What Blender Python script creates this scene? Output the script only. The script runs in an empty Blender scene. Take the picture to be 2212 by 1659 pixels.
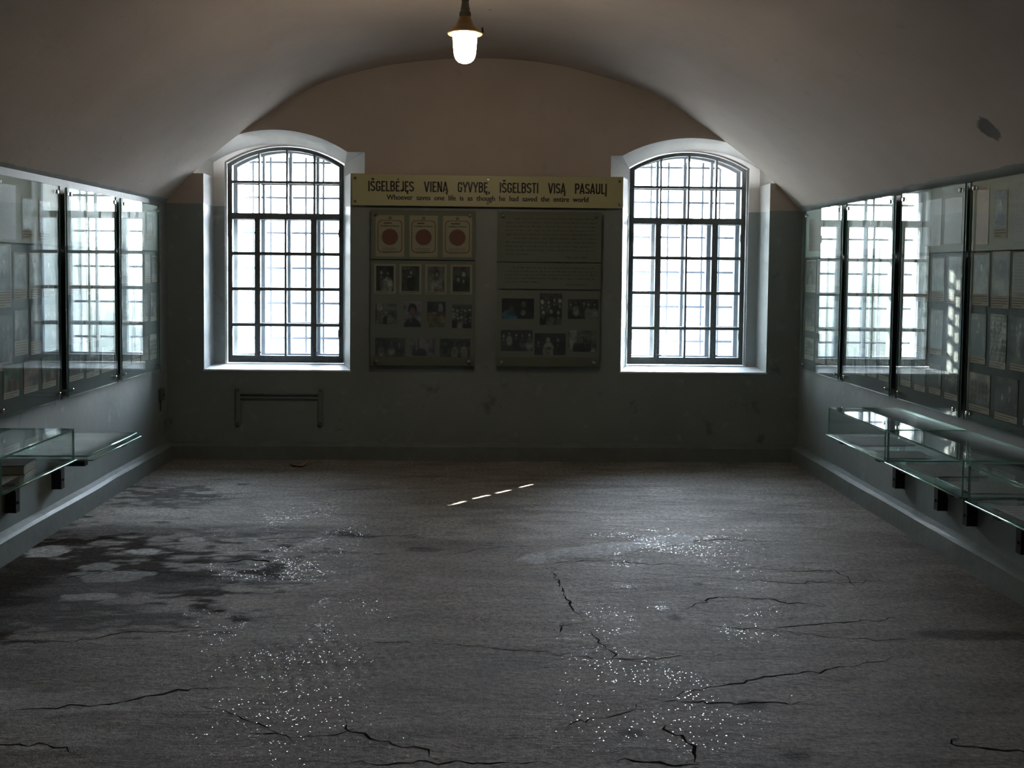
import bpy, bmesh, math, random
import numpy as np
from mathutils import Vector, Matrix
PI = math.pi
sc = bpy.context.scene
C = sc.collection

# ------------------------------------------------------------------ camera
CAM_H = 1.48
yaw, pitch, roll = (math.radians(a) for a in (1.8, 2.8, 0.6))
fwd = Vector((math.sin(yaw)*math.cos(pitch), math.cos(yaw)*math.cos(pitch), -math.sin(pitch)))
rgt = Vector((math.cos(yaw), -math.sin(yaw), 0)); up = rgt.cross(fwd)
R_ = rgt*math.cos(roll)+up*math.sin(roll); U_ = up*math.cos(roll)-rgt*math.sin(roll)
cd = bpy.data.cameras.new('camera'); cam = bpy.data.objects.new('camera', cd); C.objects.link(cam)
M = Matrix((R_, U_, -fwd)).transposed().to_4x4(); M.translation = (0, 0, CAM_H)
cam.matrix_world = M
cd.sensor_width = 36; cd.lens = 36*2200/2212
cd.shift_x = 0.00086; cd.shift_y = -0.06337
cd.clip_start = 0.05; cd.clip_end = 300
sc.camera = cam

# ------------------------------------------------------------------ exposure, sky, sun, daylight portals
sc.view_settings.view_transform = 'Standard'; sc.view_settings.look = 'None'
sc.view_settings.gamma = 1; sc.view_settings.use_curve_mapping = False
sc.view_settings.exposure = 0.0
cy = sc.cycles
cy.max_bounces = 10; cy.diffuse_bounces = 5; cy.glossy_bounces = 6; cy.transparent_max_bounces = 40; cy.transmission_bounces = 6
cy.sample_clamp_indirect = 12.0
cy.caustics_reflective = False; cy.caustics_refractive = False
w = bpy.data.worlds.new('sky'); sc.world = w; w.use_nodes = True
nt = w.node_tree; bg = nt.nodes['Background']
tc = nt.nodes.new('ShaderNodeTexCoord'); sx = nt.nodes.new('ShaderNodeSeparateXYZ'); cr = nt.nodes.new('ShaderNodeValToRGB')
nt.links.new(tc.outputs['Generated'], sx.inputs[0]); nt.links.new(sx.outputs['Z'], cr.inputs[0]); nt.links.new(cr.outputs[0], bg.inputs['Color'])
cr.color_ramp.elements[0].position = 0.0; cr.color_ramp.elements[0].color = (.95, .975, 1, 1)
cr.color_ramp.elements[1].position = 0.8; cr.color_ramp.elements[1].color = (.68, .81, 1, 1)
SUN_AZ = math.radians(41); SUN_EL = math.radians(31.5)
# hazy bright sky: the aureole round the sun is several times brighter than the rest
dt = nt.nodes.new('ShaderNodeVectorMath'); dt.operation = 'DOT_PRODUCT'; nt.links.new(tc.outputs['Generated'], dt.inputs[0])
dt.inputs[1].default_value = (math.sin(SUN_AZ)*math.cos(SUN_EL*.8), math.cos(SUN_AZ)*math.cos(SUN_EL*.8), math.sin(SUN_EL*.8))
mx_ = nt.nodes.new('ShaderNodeMath'); mx_.operation = 'MAXIMUM'; mx_.inputs[1].default_value = 0; nt.links.new(dt.outputs['Value'], mx_.inputs[0])
pw = nt.nodes.new('ShaderNodeMath'); pw.operation = 'POWER'; pw.inputs[1].default_value = 7; nt.links.new(mx_.outputs[0], pw.inputs[0])
ma = nt.nodes.new('ShaderNodeMath'); ma.operation = 'MULTIPLY_ADD'; ma.inputs[1].default_value = 200; ma.inputs[2].default_value = 30; nt.links.new(pw.outputs[0], ma.inputs[0])
nt.links.new(ma.outputs[0], bg.inputs['Strength'])
sl = bpy.data.lights.new('sun', 'SUN'); sl.energy = 170; sl.angle = math.radians(.53); sl.color = (1, .93, .80)
so = bpy.data.objects.new('sun', sl); C.objects.link(so)
sd = Vector((-math.sin(SUN_AZ)*math.cos(SUN_EL), -math.cos(SUN_AZ)*math.cos(SUN_EL), -math.sin(SUN_EL)))
so.rotation_euler = sd.to_track_quat('-Z', 'Y').to_euler(); so.location = (6, 14, 8)
YW, YI, YF, YO, YE = 7.86, 8.16, 8.21, 8.40, 9.00      # wall face, reveal step, sash, outer sash, facade
for cx in (-1.66, 1.70):                                # portals only guide sky sampling through the two openings
    pl = bpy.data.lights.new('daylight_portal', 'AREA'); pl.shape = 'RECTANGLE'; pl.size = 1.3; pl.size_y = 1.9
    pl.cycles.is_portal = True
    po = bpy.data.objects.new('daylight_portal', pl); C.objects.link(po)
    po.location = (cx, YE+.03, 1.6); po.rotation_euler = (-PI/2, 0, 0)

# ------------------------------------------------------------------ node helpers and materials
def N(nt, t, **k):
    n = nt.nodes.new(t)
    for a, b in k.items():
        if a.startswith('i_'): n.inputs[a[2:].replace('_', ' ')].default_value = b
        else: setattr(n, a, b)
    return n
def new_mat(name):
    m = bpy.data.materials.new(name); m.use_nodes = True
    return m, m.node_tree, m.node_tree.nodes['Principled BSDF']
def math_(nt, op, a, b=None, c=None, clamp=False):
    n = nt.nodes.new('ShaderNodeMath'); n.operation = op; n.use_clamp = clamp
    for i, v in enumerate((a, b, c)):
        if v is None: continue
        if isinstance(v, (int, float)): n.inputs[i].default_value = v
        else: nt.links.new(v, n.inputs[i])
    return n.outputs[0]
def mix(nt, f, a, b):
    n = nt.nodes.new('ShaderNodeMix'); n.data_type = 'RGBA'
    for s, v in ((n.inputs[0], f), (n.inputs[6], a), (n.inputs[7], b)):
        if isinstance(v, (int, float)): s.default_value = v
        elif isinstance(v, tuple): s.default_value = v if len(v) == 4 else (*v, 1)
        else: nt.links.new(v, s)
    return n.outputs[2]
def noise(nt, vec, scale, detail=4, rough=.55, dist=0):
    n = nt.nodes.new('ShaderNodeTexNoise'); n.inputs['Scale'].default_value = scale; n.inputs['Detail'].default_value = detail
    n.inputs['Roughness'].default_value = rough; n.inputs['Distortion'].default_value = dist
    nt.links.new(vec, n.inputs['Vector']); return n.outputs['Fac']
def ramp(nt, v, a, b):
    n = nt.nodes.new('ShaderNodeMapRange'); n.inputs[1].default_value = a; n.inputs[2].default_value = b
    nt.links.new(v, n.inputs[0]); return n.outputs[0]
def simple(name, col, rough=.6, metal=0, var=.12, scale=25, bump=0, spec=.5, coat=0):
    m, nt, b = new_mat(name)
    pos = N(nt, 'ShaderNodeTexCoord').outputs['Object']
    f = noise(nt, pos, scale)
    nt.links.new(mix(nt, f, tuple(c*(1-var) for c in col), tuple(min(1, c*(1+var)) for c in col)), b.inputs['Base Color'])
    b.inputs['Roughness'].default_value = rough; b.inputs['Metallic'].default_value = metal
    b.inputs['Specular IOR Level'].default_value = spec; b.inputs['Coat Weight'].default_value = coat
    if bump:
        bn = N(nt, 'ShaderNodeBump'); bn.inputs['Strength'].default_value = bump; bn.inputs['Distance'].default_value = .01
        nt.links.new(noise(nt, pos, scale*2), bn.inputs['Height']); nt.links.new(bn.outputs[0], b.inputs['Normal'])
    return m
WHITE = (.47, .41, .36); GREEN = (.225, .262, .255)
def plaster(name, line=None, white=WHITE, green=GREEN, stains=()):
    """lime plaster; below z = line it carries grey-green oil paint with a hand-cut edge"""
    m, nt, b = new_mat(name)
    pos = N(nt, 'ShaderNodeNewGeometry').outputs['Position']
    big = noise(nt, pos, 1.3, 5); mid = noise(nt, pos, 9, 6, .6); fine = noise(nt, pos, 60, 3)
    wv = mix(nt, ramp(nt, big, .3, .7), tuple(c*.9 for c in white), tuple(c*1.06 for c in white))
    wv = mix(nt, ramp(nt, mid, .62, .75), wv, tuple(c*.86 for c in white))
    col = wv; rough = .85
    if line is not None:
        sp = N(nt, 'ShaderNodeSeparateXYZ'); nt.links.new(pos, sp.inputs[0])
        gv = mix(nt, ramp(nt, big, .3, .7), tuple(c*.88 for c in green), tuple(c*1.12 for c in green))
        gv = mix(nt, ramp(nt, mid, .60, .72), gv, tuple(c*1.3 for c in green))
        gv = mix(nt, ramp(nt, noise(nt, pos, 4, 8, .7), .62, .70), gv, tuple(c*.6 for c in green))
        edge = math_(nt, 'ADD', sp.outputs['Z'], math_(nt, 'MULTIPLY', math_(nt, 'SUBTRACT', noise(nt, pos, 6, 2), .5), .02))
        f = ramp(nt, edge, line+.0015, line-.0015)
        col = mix(nt, f, wv, gv)
        rr = math_(nt, 'MULTIPLY_ADD', f, -.35, .85); nt.links.new(rr, b.inputs['Roughness'])
    else: b.inputs['Roughness'].default_value = rough
    for (c, r, k) in stains:
        vd = N(nt, 'ShaderNodeVectorMath', operation='DISTANCE'); nt.links.new(pos, vd.inputs[0]); vd.inputs[1].default_value = c
        d = math_(nt, 'ADD', vd.outputs['Value'], math_(nt, 'MULTIPLY', math_(nt, 'SUBTRACT', noise(nt, pos, 14, 4), .5), r*1.1))
        col = mix(nt, ramp(nt, d, r, r*.8), col, k)
    nt.links.new(col, b.inputs['Base Color'])
    bn = N(nt, 'ShaderNodeBump'); bn.inputs['Strength'].default_value = .35; bn.inputs['Distance'].default_value = .02
    h = math_(nt, 'ADD', math_(nt, 'MULTIPLY', noise(nt, pos, 3, 3), 1.2), math_(nt, 'ADD', math_(nt, 'MULTIPLY', mid, .35), math_(nt, 'MULTIPLY', fine, .06)))
    nt.links.new(h, bn.inputs['Height']); nt.links.new(bn.outputs[0], b.inputs['Normal'])
    return m
def glass(name, tint=(.93, .97, .95), k=1.0, base=.045, dirt=0.0):
    """thin architectural glass: straight-through transmission plus Fresnel reflection (Schlick on |cos|)"""
    m, nt, b = new_mat(name); nt.nodes.remove(b)
    out = nt.nodes['Material Output']; g = N(nt, 'ShaderNodeNewGeometry')
    dp = N(nt, 'ShaderNodeVectorMath', operation='DOT_PRODUCT'); nt.links.new(g.outputs['Normal'], dp.inputs[0]); nt.links.new(g.outputs['Incoming'], dp.inputs[1])
    c = math_(nt, 'ABSOLUTE', dp.outputs['Value'])
    s = math_(nt, 'POWER', math_(nt, 'SUBTRACT', 1.0, c, clamp=True), 5.0)
    f = math_(nt, 'MULTIPLY', math_(nt, 'MULTIPLY_ADD', s, 1-base, base), k, clamp=True)
    tr = N(nt, 'ShaderNodeBsdfTransparent'); tr.inputs[0].default_value = (*tint, 1)
    gl = N(nt, 'ShaderNodeBsdfGlossy'); gl.inputs['Roughness'].default_value = 0.0; gl.inputs[0].default_value = (1, 1, 1, 1)
    mx = N(nt, 'ShaderNodeMixShader'); nt.links.new(f, mx.inputs[0]); nt.links.new(tr.outputs[0], mx.inputs[1]); nt.links.new(gl.outputs[0], mx.inputs[2])
    res = mx.outputs[0]
    if dirt:
        df = N(nt, 'ShaderNodeBsdfDiffuse'); df.inputs[0].default_value = (.5, .52, .55, 1)
        m2 = N(nt, 'ShaderNodeMixShader'); pos = g.outputs['Position']
        nt.links.new(math_(nt, 'MULTIPLY', ramp(nt, noise(nt, pos, 7, 6), .35, .8), dirt), m2.inputs[0])
        nt.links.new(res, m2.inputs[1]); nt.links.new(df.outputs[0], m2.inputs[2]); res = m2.outputs[0]
    nt.links.new(res, out.inputs['Surface'])
    return m
def painted(name, rough=.35):
    m, nt, b = new_mat(name)
    a = N(nt, 'ShaderNodeVertexColor', layer_name='ink'); nt.links.new(a.outputs[0], b.inputs['Base Color'])
    b.inputs['Roughness'].default_value = rough
    return m
MAT = dict(
    back=plaster('back_wall_plaster', 1.955), side=plaster('side_wall_plaster', 2.1),
    vault=plaster('vault_plaster', 1.985, stains=[((2.30, 4.60, 2.14), .075, (.10, .09, .08)), ((-2.156, 4.72, 2.17), .02, (.3, .25, .22)),
                                                  ((2.36, 6.22, 2.07), .03, (.42, .38, .34)), ((.0, 7.9, 3.07), .02, (.3, .26, .22)), ((.05, 6.4, 3.08), .015, (.3, .26, .22))]),
    curb=simple('curb_paint', (.165, .19, .185), .55, var=.25, scale=8, bump=.4),
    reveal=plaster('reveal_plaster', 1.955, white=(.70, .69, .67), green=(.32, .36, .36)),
    sill=simple('sill_paint', (.72, .74, .76), .45, var=.1, scale=6, bump=.2),
    frame=simple('frame_paint', (.085, .098, .10), .5, var=.5, scale=30, bump=.5),
    sash=simple('outer_sash_paint', (.34, .38, .45), .5, var=.3, scale=20, bump=.3),
    iron=simple('grille_iron', (.09, .10, .12), .6, var=.3),
    window_glass=glass('window_glass', (.92, .95, .96), base=.045, dirt=.03),
    sheet=glass('display_glass', (.955, .985, .975), k=1.0, base=.045), edge=simple('glass_edge', (.42, .78, .68), .22, .8, var=.1, coat=1),
    pane_edge=simple('panel_edge', (.10, .27, .25), .3, .2, var=.1),
    clear=glass('case_glass', (.955, .98, .975), k=.9, base=.045),
    chrome=simple('chrome', (.62, .62, .60), .16, 1, var=.05), steel=simple('bracket_steel', (.016, .016, .018), .5, var=.3),
    rubber=simple('rubber_pad', (.012, .012, .012), .7),
    film_dark=simple('dark_backing', (.028, .040, .038), .6, var=.15, scale=3),
    film_pale=simple('pale_backing', (.50, .56, .52), .6, var=.08, scale=3),
    film_olive=simple('olive_backing', (.19, .19, .145), .6, var=.08, scale=3),
    sign=simple('sign_board', (.42, .41, .22), .42, var=.05, scale=2), ink=simple('black_lettering', (.012, .012, .014), .5),
    paper=simple('caption_paper', (.52, .48, .41), .7, var=.06), print=painted('photo_print'), faint=simple('faint_ink', (.035, .036, .03), .7),
    lamp_paint=simple('lamp_ochre_enamel', (.42, .27, .11), .28, var=.15, scale=30, coat=.4), lamp_grey=simple('lamp_grey_cast', (.20, .20, .15), .5, var=.2, scale=40),
    lamp_dark=simple('lamp_clamp', (.05, .045, .04), .5), cord=simple('lamp_rod', (.12, .10, .08), .5),
    leaf=simple('dry_leaf', (.36, .22, .12), .7, var=.4, scale=60), book=simple('book_cover', (.03, .022, .025), .4), pages=simple('book_pages', (.42, .40, .35), .8),
    crack=simple('crack_shadow', (.018, .016, .014), 1, spec=0), rail=simple('rail_paint', (.17, .20, .195), .5, var=.2, scale=20),
    grass=simple('grass', (.085, .10, .085), .9, var=.5, scale=3), gravel=simple('gravel', (.10, .092, .085), .9, var=.2, scale=4),
    foliage=simple('foliage', (.07, .13, .09), .9, var=.5, scale=4), bark=simple('bark', (.10, .07, .05), .9), brick=simple('outer_brick', (.40, .24, .17), .9, var=.3, scale=9),
    mirror_black=simple('box_plastic', (.09, .10, .095), .5),
)
m, nt, b = new_mat('lamp_glass_glow'); MAT['glow'] = m
b.inputs['Base Color'].default_value = (1, .9, .7, 1); b.inputs['Emission Color'].default_value = (1, .79, .57, 1); b.inputs['Emission Strength'].default_value = 88; b.inputs['Roughness'].default_value = .15

# floor material: grey screed with soil (vertex layer "ink"), grit that glints
def floor_mat():
    m, nt, b = new_mat('floor_concrete'); pos = N(nt, 'ShaderNodeNewGeometry').outputs['Position']
    vc = N(nt, 'ShaderNodeVertexColor', layer_name='ink').outputs[0]
    mp = N(nt, 'ShaderNodeMapping'); mp.inputs['Scale'].default_value = (.55, 1.6, 1); nt.links.new(pos, mp.inputs[0]); st = mp.outputs[0]
    a = ramp(nt, noise(nt, st, 3.5, 8, .65, .6), .33, .68); f = ramp(nt, noise(nt, pos, 45, 6, .75), .36, .66)
    mul = N(nt, 'ShaderNodeMix', data_type='RGBA', blend_type='MULTIPLY'); mul.inputs[0].default_value = 1
    nt.links.new(vc, mul.inputs[6]); nt.links.new(mix(nt, a, (.62, .60, .58), (1.1, 1.1, 1.1)), mul.inputs[7])
    mul2 = N(nt, 'ShaderNodeMix', data_type='RGBA', blend_type='MULTIPLY'); mul2.inputs[0].default_value = 1
    nt.links.new(mul.outputs[2], mul2.inputs[6]); nt.links.new(mix(nt, f, (.50, .49, .48), (1.38, 1.37, 1.34)), mul2.inputs[7])
    chips = ramp(nt, noise(nt, st, 16, 10, .78, .8), .585, .66); grit_ = ramp(nt, noise(nt, pos, 140, 3, .6), .60, .72)
    cc = mix(nt, math_(nt, 'MULTIPLY', chips, .62), mul2.outputs[2], (.030, .026, .022)); bri = N(nt, 'ShaderNodeMix', data_type='RGBA', blend_type='MULTIPLY'); bri.inputs[0].default_value = 1; nt.links.new(cc, bri.inputs[6]); nt.links.new(mix(nt, grit_, (1, 1, 1), (1.7, 1.68, 1.64)), bri.inputs[7]); cc = bri.outputs[2]
    nt.links.new(cc, b.inputs['Base Color'])
    vo = N(nt, 'ShaderNodeTexVoronoi'); vo.inputs['Scale'].default_value = 185; nt.links.new(pos, vo.inputs['Vector'])
    sep = N(nt, 'ShaderNodeSeparateColor'); nt.links.new(vo.outputs['Color'], sep.inputs[0])
    patch = ramp(nt, noise(nt, pos, 1.6, 3), .38, .50)
    sy = N(nt, 'ShaderNodeSeparateXYZ'); nt.links.new(pos, sy.inputs[0])
    thr = math_(nt, 'MULTIPLY_ADD', ramp(nt, sy.outputs['Y'], 3.0, 4.2), -.10, .95)
    g = math_(nt, 'MULTIPLY', math_(nt, 'GREATER_THAN', sep.outputs[2], thr), patch)
    core = math_(nt, 'LESS_THAN', vo.outputs['Distance'], .42); g = math_(nt, 'MULTIPLY', g, core)
    bn = N(nt, 'ShaderNodeBump'); bn.inputs['Strength'].default_value = .95; bn.inputs['Distance'].default_value = .022
    hh = math_(nt, 'ADD', noise(nt, st, 9, 8, .7, .4), math_(nt, 'MULTIPLY', noise(nt, pos, 110, 4, .7), .28)); nt.links.new(hh, bn.inputs['Height'])
    # each grit facet has its own tilt
    va = N(nt, 'ShaderNodeVectorMath', operation='SUBTRACT'); nt.links.new(vo.outputs['Color'], va.inputs[0]); va.inputs[1].default_value = (.5, .5, .5)
    vs = N(nt, 'ShaderNodeVectorMath', operation='MULTIPLY'); nt.links.new(va.outputs[0], vs.inputs[0]); vs.inputs[1].default_value = (.36, .36, 0)
    vb = N(nt, 'ShaderNodeVectorMath', operation='ADD'); nt.links.new(vs.outputs[0], vb.inputs[0]); vb.inputs[1].default_value = (0, 0, 1)
    vn = N(nt, 'ShaderNodeVectorMath', operation='NORMALIZE'); nt.links.new(vb.outputs[0], vn.inputs[0])
    mxn = N(nt, 'ShaderNodeMix', data_type='VECTOR'); nt.links.new(g, mxn.inputs[0]); nt.links.new(bn.outputs[0], mxn.inputs[4]); nt.links.new(vn.outputs[0], mxn.inputs[5])
    nt.links.new(mxn.outputs[1], b.inputs['Normal'])
    nt.links.new(math_(nt, 'MULTIPLY_ADD', g, -.52, .68), b.inputs['Roughness'])
    lum = N(nt, 'ShaderNodeRGBToBW'); nt.links.new(vc, lum.inputs[0])
    nt.links.new(math_(nt, 'MULTIPLY', math_(nt, 'MULTIPLY_ADD', g, .45, .24), ramp(nt, lum.outputs[0], .03, .17)), b.inputs['Specular IOR Level'])
    return m
MAT['floor'] = floor_mat()

# ------------------------------------------------------------------ mesh helpers
class MB:
    def __init__(s): s.v, s.f, s.m = [], [], []
    def add(s, vs, fs, mi=0):
        o = len(s.v); s.v += [tuple(v) for v in vs]; s.f += [tuple(i+o for i in f) for f in fs]; s.m += [mi]*len(fs); return s
    def box(s, x0, x1, y0, y1, z0, z1, mi=0, bev=0):
        if bev:
            bm = bmesh.new(); bmesh.ops.create_cube(bm, size=1)
            for v in bm.verts: v.co = Vector(((x0+x1)/2+v.co.x*(x1-x0), (y0+y1)/2+v.co.y*(y1-y0), (z0+z1)/2+v.co.z*(z1-z0)))
            bmesh.ops.bevel(bm, geom=bm.edges[:], offset=bev, segments=2, affect='EDGES')
            s.add([v.co[:] for v in bm.verts], [[v.index for v in f.verts] for f in bm.faces], mi) if not bm.verts.index_update() else 0
            bm.free(); return s
        return s.add([(x0, y0, z0), (x1, y0, z0), (x1, y1, z0), (x0, y1, z0), (x0, y0, z1), (x1, y0, z1), (x1, y1, z1), (x0, y1, z1)],
                     [(0, 3, 2, 1), (4, 5, 6, 7), (0, 1, 5, 4), (1, 2, 6, 5), (2, 3, 7, 6), (3, 0, 4, 7)], mi)
    def tube(s, pts, r, n=10, mi=0, caps=True):
        pts = [Vector(p) for p in pts]; rs = r if isinstance(r, (list, tuple)) else [r]*len(pts); vs, fs = [], []
        d0 = (pts[1]-pts[0]).normalized(); ref = Vector((0, 0, 1)) if abs(d0.z) < .9 else Vector((1, 0, 0))
        for i, p in enumerate(pts):
            d = (pts[min(i+1, len(pts)-1)]-pts[max(i-1, 0)]).normalized(); a = d.cross(ref).normalized(); b_ = d.cross(a)
            vs += [(p+(a*math.cos(t)+b_*math.sin(t))*rs[i])[:] for t in (2*PI*k/n for k in range(n))]
        for i in range(len(pts)-1):
            for k in range(n): fs.append((i*n+k, (i+1)*n+k, (i+1)*n+(k+1) % n, i*n+(k+1) % n))
        if caps: fs += [tuple(range(n)), tuple(range((len(pts)-1)*n, len(pts)*n))[::-1]]
        return s.add(vs, fs, mi)
    def lathe(s, prof, c=(0, 0, 0), n=40, mi=0):
        vs, fs = [], []
        for (r, z) in prof: vs += [(c[0]+r*math.cos(2*PI*k/n), c[1]+r*math.sin(2*PI*k/n), c[2]+z) for k in range(n)]
        for i in range(len(prof)-1):
            for k in range(n): fs.append((i*n+k, i*n+(k+1) % n, (i+1)*n+(k+1) % n, (i+1)*n+k))
        return s.add(vs, fs, mi)
    def build(s, name, mats, parent=None, smooth=False, fix=True):
        me = bpy.data.meshes.new(name); me.from_pydata(s.v, [], s.f)
        for mt in (mats if isinstance(mats, (list, tuple)) else [mats]): me.materials.append(MAT[mt])
        if len(me.materials) > 1: me.polygons.foreach_set('material_index', s.m)
        if fix:
            bm = bmesh.new(); bm.from_mesh(me); bmesh.ops.recalc_face_normals(bm, faces=bm.faces[:]); bm.to_mesh(me); bm.free()
        if smooth:
            me.polygons.foreach_set('use_smooth', [True]*len(me.polygons))
            me.update()
            try: me.set_sharp_from_angle(angle=math.radians(35))
            except Exception: pass
        o = bpy.data.objects.new(name, me); C.objects.link(o)
        if parent: o.parent = parent
        return o
def empty(name, loc=(0, 0, 0), rz=0, parent=None):
    o = bpy.data.objects.new(name, None); C.objects.link(o); o.location = loc; o.rotation_euler = (0, 0, rz); o.empty_display_size = .1
    if parent: o.parent = parent
    return o
def tag(o, label=None, cat=None, group=None, kind=None):
    for k, v in (('label', label), ('category', cat), ('group', group), ('kind', kind)):
        if v: o[k] = v
    return o
def catmull(p, n):
    q = [2*np.array(p[0])-np.array(p[1])]+[np.array(a) for a in p]+[2*np.array(p[-1])-np.array(p[-2])]; out = []
    for i in range(1, len(q)-2):
        for t in np.linspace(0, 1, n, endpoint=False):
            a, b_, c, d = q[i-1:i+3]; out.append(tuple(.5*((2*b_)+(c-a)*t+(2*a-5*b_+4*c-d)*t*t+(3*b_-a-3*c+d)*t**3)))
    return out+[tuple(p[-1])]

# ------------------------------------------------------------------ shell
XL, XR, YB = -2.39, 2.50, -1.5
VP = catmull([(XL, 1.965), (-2.17, 2.20), (-1.894, 2.44), (-1.54, 2.685), (-1.194, 2.885), (-.65, 3.03), (0, 3.085), (.62, 3.035), (1.281, 2.85), (1.643, 2.64), (2.007, 2.395), (2.25, 2.195), (XR, 1.945)], 8)
mb = MB(); ny = 24
ys = [YB+(YW-YB)*i/ny for i in range(ny+1)]; n = len(VP)
mb.add([(x, y, z) for y in ys for (x, z) in VP], [(j*n+i, (j+1)*n+i, (j+1)*n+i+1, j*n+i+1) for j in range(ny) for i in range(n-1)])
T = .35; k = len(mb.v)                                                    # the vault's back, for thickness
mb.add([(x*1.1, y, z+T) for y in (YB, YW) for (x, z) in VP], [(i, i+1, n+i+1, n+i) for i in range(n-1)])
ceil = mb.build('ceiling', 'vault', smooth=True, fix=False); tag(ceil, kind='structure')
def crackribbon(pts, w, z0, name, parent, surf=None):
    pts = [Vector(p) for p in pts]; fine = []
    rng = random.Random(len(pts)*7+int(pts[0].x*100))
    for a, b_ in zip(pts, pts[1:]):
        nseg = max(2, int((b_-a).length/.03))
        for i in range(nseg):
            p = a.lerp(b_, i/nseg); fine.append(p+Vector((rng.gauss(0, .009), rng.gauss(0, .010), 0)))
    fine.append(pts[-1]); vs, fs = [], []
    for i, p in enumerate(fine):
        d = (fine[min(i+1, len(fine)-1)]-fine[max(i-1, 0)]).normalized(); s_ = Vector((-d.y, d.x, 0))
        ww = w*(.2+1.1*rng.random())*min(1, 4*min(i, len(fine)-1-i)/len(fine)+.1)
        for q in (p+s_*ww/2, p-s_*ww/2): vs.append((q.x, q.y, surf(q.x, q.y)+.0006))
    for i in range(len(fine)-1): fs.append((2*i, 2*i+1, 2*i+3, 2*i+2))
    return MB().add(vs, fs).build(name, 'crack', parent)
# side and rear walls
for nm, x0, x1, zt in (('wall_left', XL-.3, XL, 1.965), ('wall_right', XR, XR+.3, 1.945)):
    tag(MB().box(x0, x1, YB-.3, YW, -.1, zt+.02).build(nm, 'side'), kind='structure')
tag(MB().box(XL-.3, XR+.3, YB-.3, YB, -.1, 3.5).build('wall_rear', 'side'), kind='structure')

# openings of the back wall
def arc(xa, xb, zs, zp, n=20):
    c, hw, r = (xa+xb)/2, (xb-xa)/2, zp-zs; R = (hw*hw+r*r)/(2*r); a0 = math.asin(hw/R)
    return [(c+R*math.sin(t), zp-R+R*math.cos(t)) for t in (a0-2*a0*i/n for i in range(n+1))]       # from right to left
# each outline: bottom-left, bottom-right, right jamb top, notch, arch right->left, notch, left jamb top
def outline_wall(xl, xr, zb, zl, zr, nl, nr, zn_l, zn_r, axl, axr, zs, zp):
    return [(xl, zb), (xr, zb), (xr, zr), (nr, zr), (nr, zn_r)]+arc(axl, axr, zs, zp)+[(nl, zn_l), (nl, zl), (xl, zl)]
def outline_in(xl, xr, zb, zl, zr, zs, zp):
    return [(xl, zb), (xr, zb), (xr, zr), (xr, zr), (xr, zs-.002)]+arc(xl, xr, zs, zp)+[(xl, zs-.002), (xl, zl), (xl, zl)]
OPEN = [
    dict(wall=outline_wall(-2.107, -.992, .69, 2.185, 2.20, -2.191, -.884, 2.36, 2.362, -2.105, -1.018, 2.362, 2.522),
         inn=outline_in(-2.107, -1.075, .705, 2.185, 2.20, 2.30, 2.45), fr=(-2.022, -1.078, .70, 2.305, 2.445), outer=(-2.14, -1.24)),
    dict(wall=outline_wall(1.101, 2.244, .695, 2.20, 2.165, 1.003, 2.34, 2.36, 2.33, 1.092, 2.19, 2.362, 2.505),
         inn=outline_in(1.187, 2.244, .712, 2.20, 2.165, 2.30, 2.45), fr=(1.190, 2.160, .71, 2.31, 2.445), outer=(1.13, 2.17))]
def holed_plane(y, outer, holes):
    bm = bmesh.new(); es = []
    for loop in [outer]+holes:
        cl = [p for i, p in enumerate(loop) if i == 0 or (abs(p[0]-loop[i-1][0])+abs(p[1]-loop[i-1][1])) > 1e-5]
        vs = [bm.verts.new((x, y, z)) for x, z in cl]
        es += [bm.edges.new((vs[i], vs[(i+1) % len(vs)])) for i in range(len(vs))]
    bmesh.ops.triangle_fill(bm, use_beauty=True, use_dissolve=False, edges=es)
    bm.verts.index_update(); r = ([v.co[:] for v in bm.verts], [[v.index for v in f.verts] for f in bm.faces]); bm.free(); return r
def frame_outline(xl, xr, zb, zs, zp, n=20): return [(xl, zb), (xr, zb)]+arc(xl, xr, zs, zp, n)
mb = MB()
RECT = [(XL-.3, -.1), (XR+.3, -.1), (XR+.3, 3.5), (XL-.3, 3.5)]
mb.add(*holed_plane(YW, RECT, [o['wall'] for o in OPEN]))
BIG = [(-9, -.6), (9, -.6), (9, 5), (-9, 5)]
mb.add(*holed_plane(YE, BIG, [frame_outline(o['outer'][0], o['outer'][1], .66, 2.13, 2.49) for o in OPEN]), 1)
for q in range(4):
    a, b_ = RECT[q], RECT[(q+1) % 4]
    mb.add([(a[0], YW, a[1]), (b_[0], YW, b_[1]), (b_[0], YE, b_[1]), (a[0], YE, a[1])], [(0, 1, 2, 3)])
wall_back = tag(mb.build('wall_back', ['back', 'brick']), kind='structure')
def ring(a, ya, b_, yb, mb, mi=0, skip=()):
    n = len(a); vs = [(x, ya, z) for x, z in a]+[(x, yb, z) for x, z in b_]
    mb.add(vs, [(i, (i+1) % n, n+(i+1) % n, n+i) for i in range(n) if i not in skip and not
                (abs(a[i][0]-a[(i+1) % n][0])+abs(a[i][1]-a[(i+1) % n][1])+abs(b_[i][0]-b_[(i+1) % n][0])+abs(b_[i][1]-b_[(i+1) % n][1]) < 1e-5)], mi)

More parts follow.
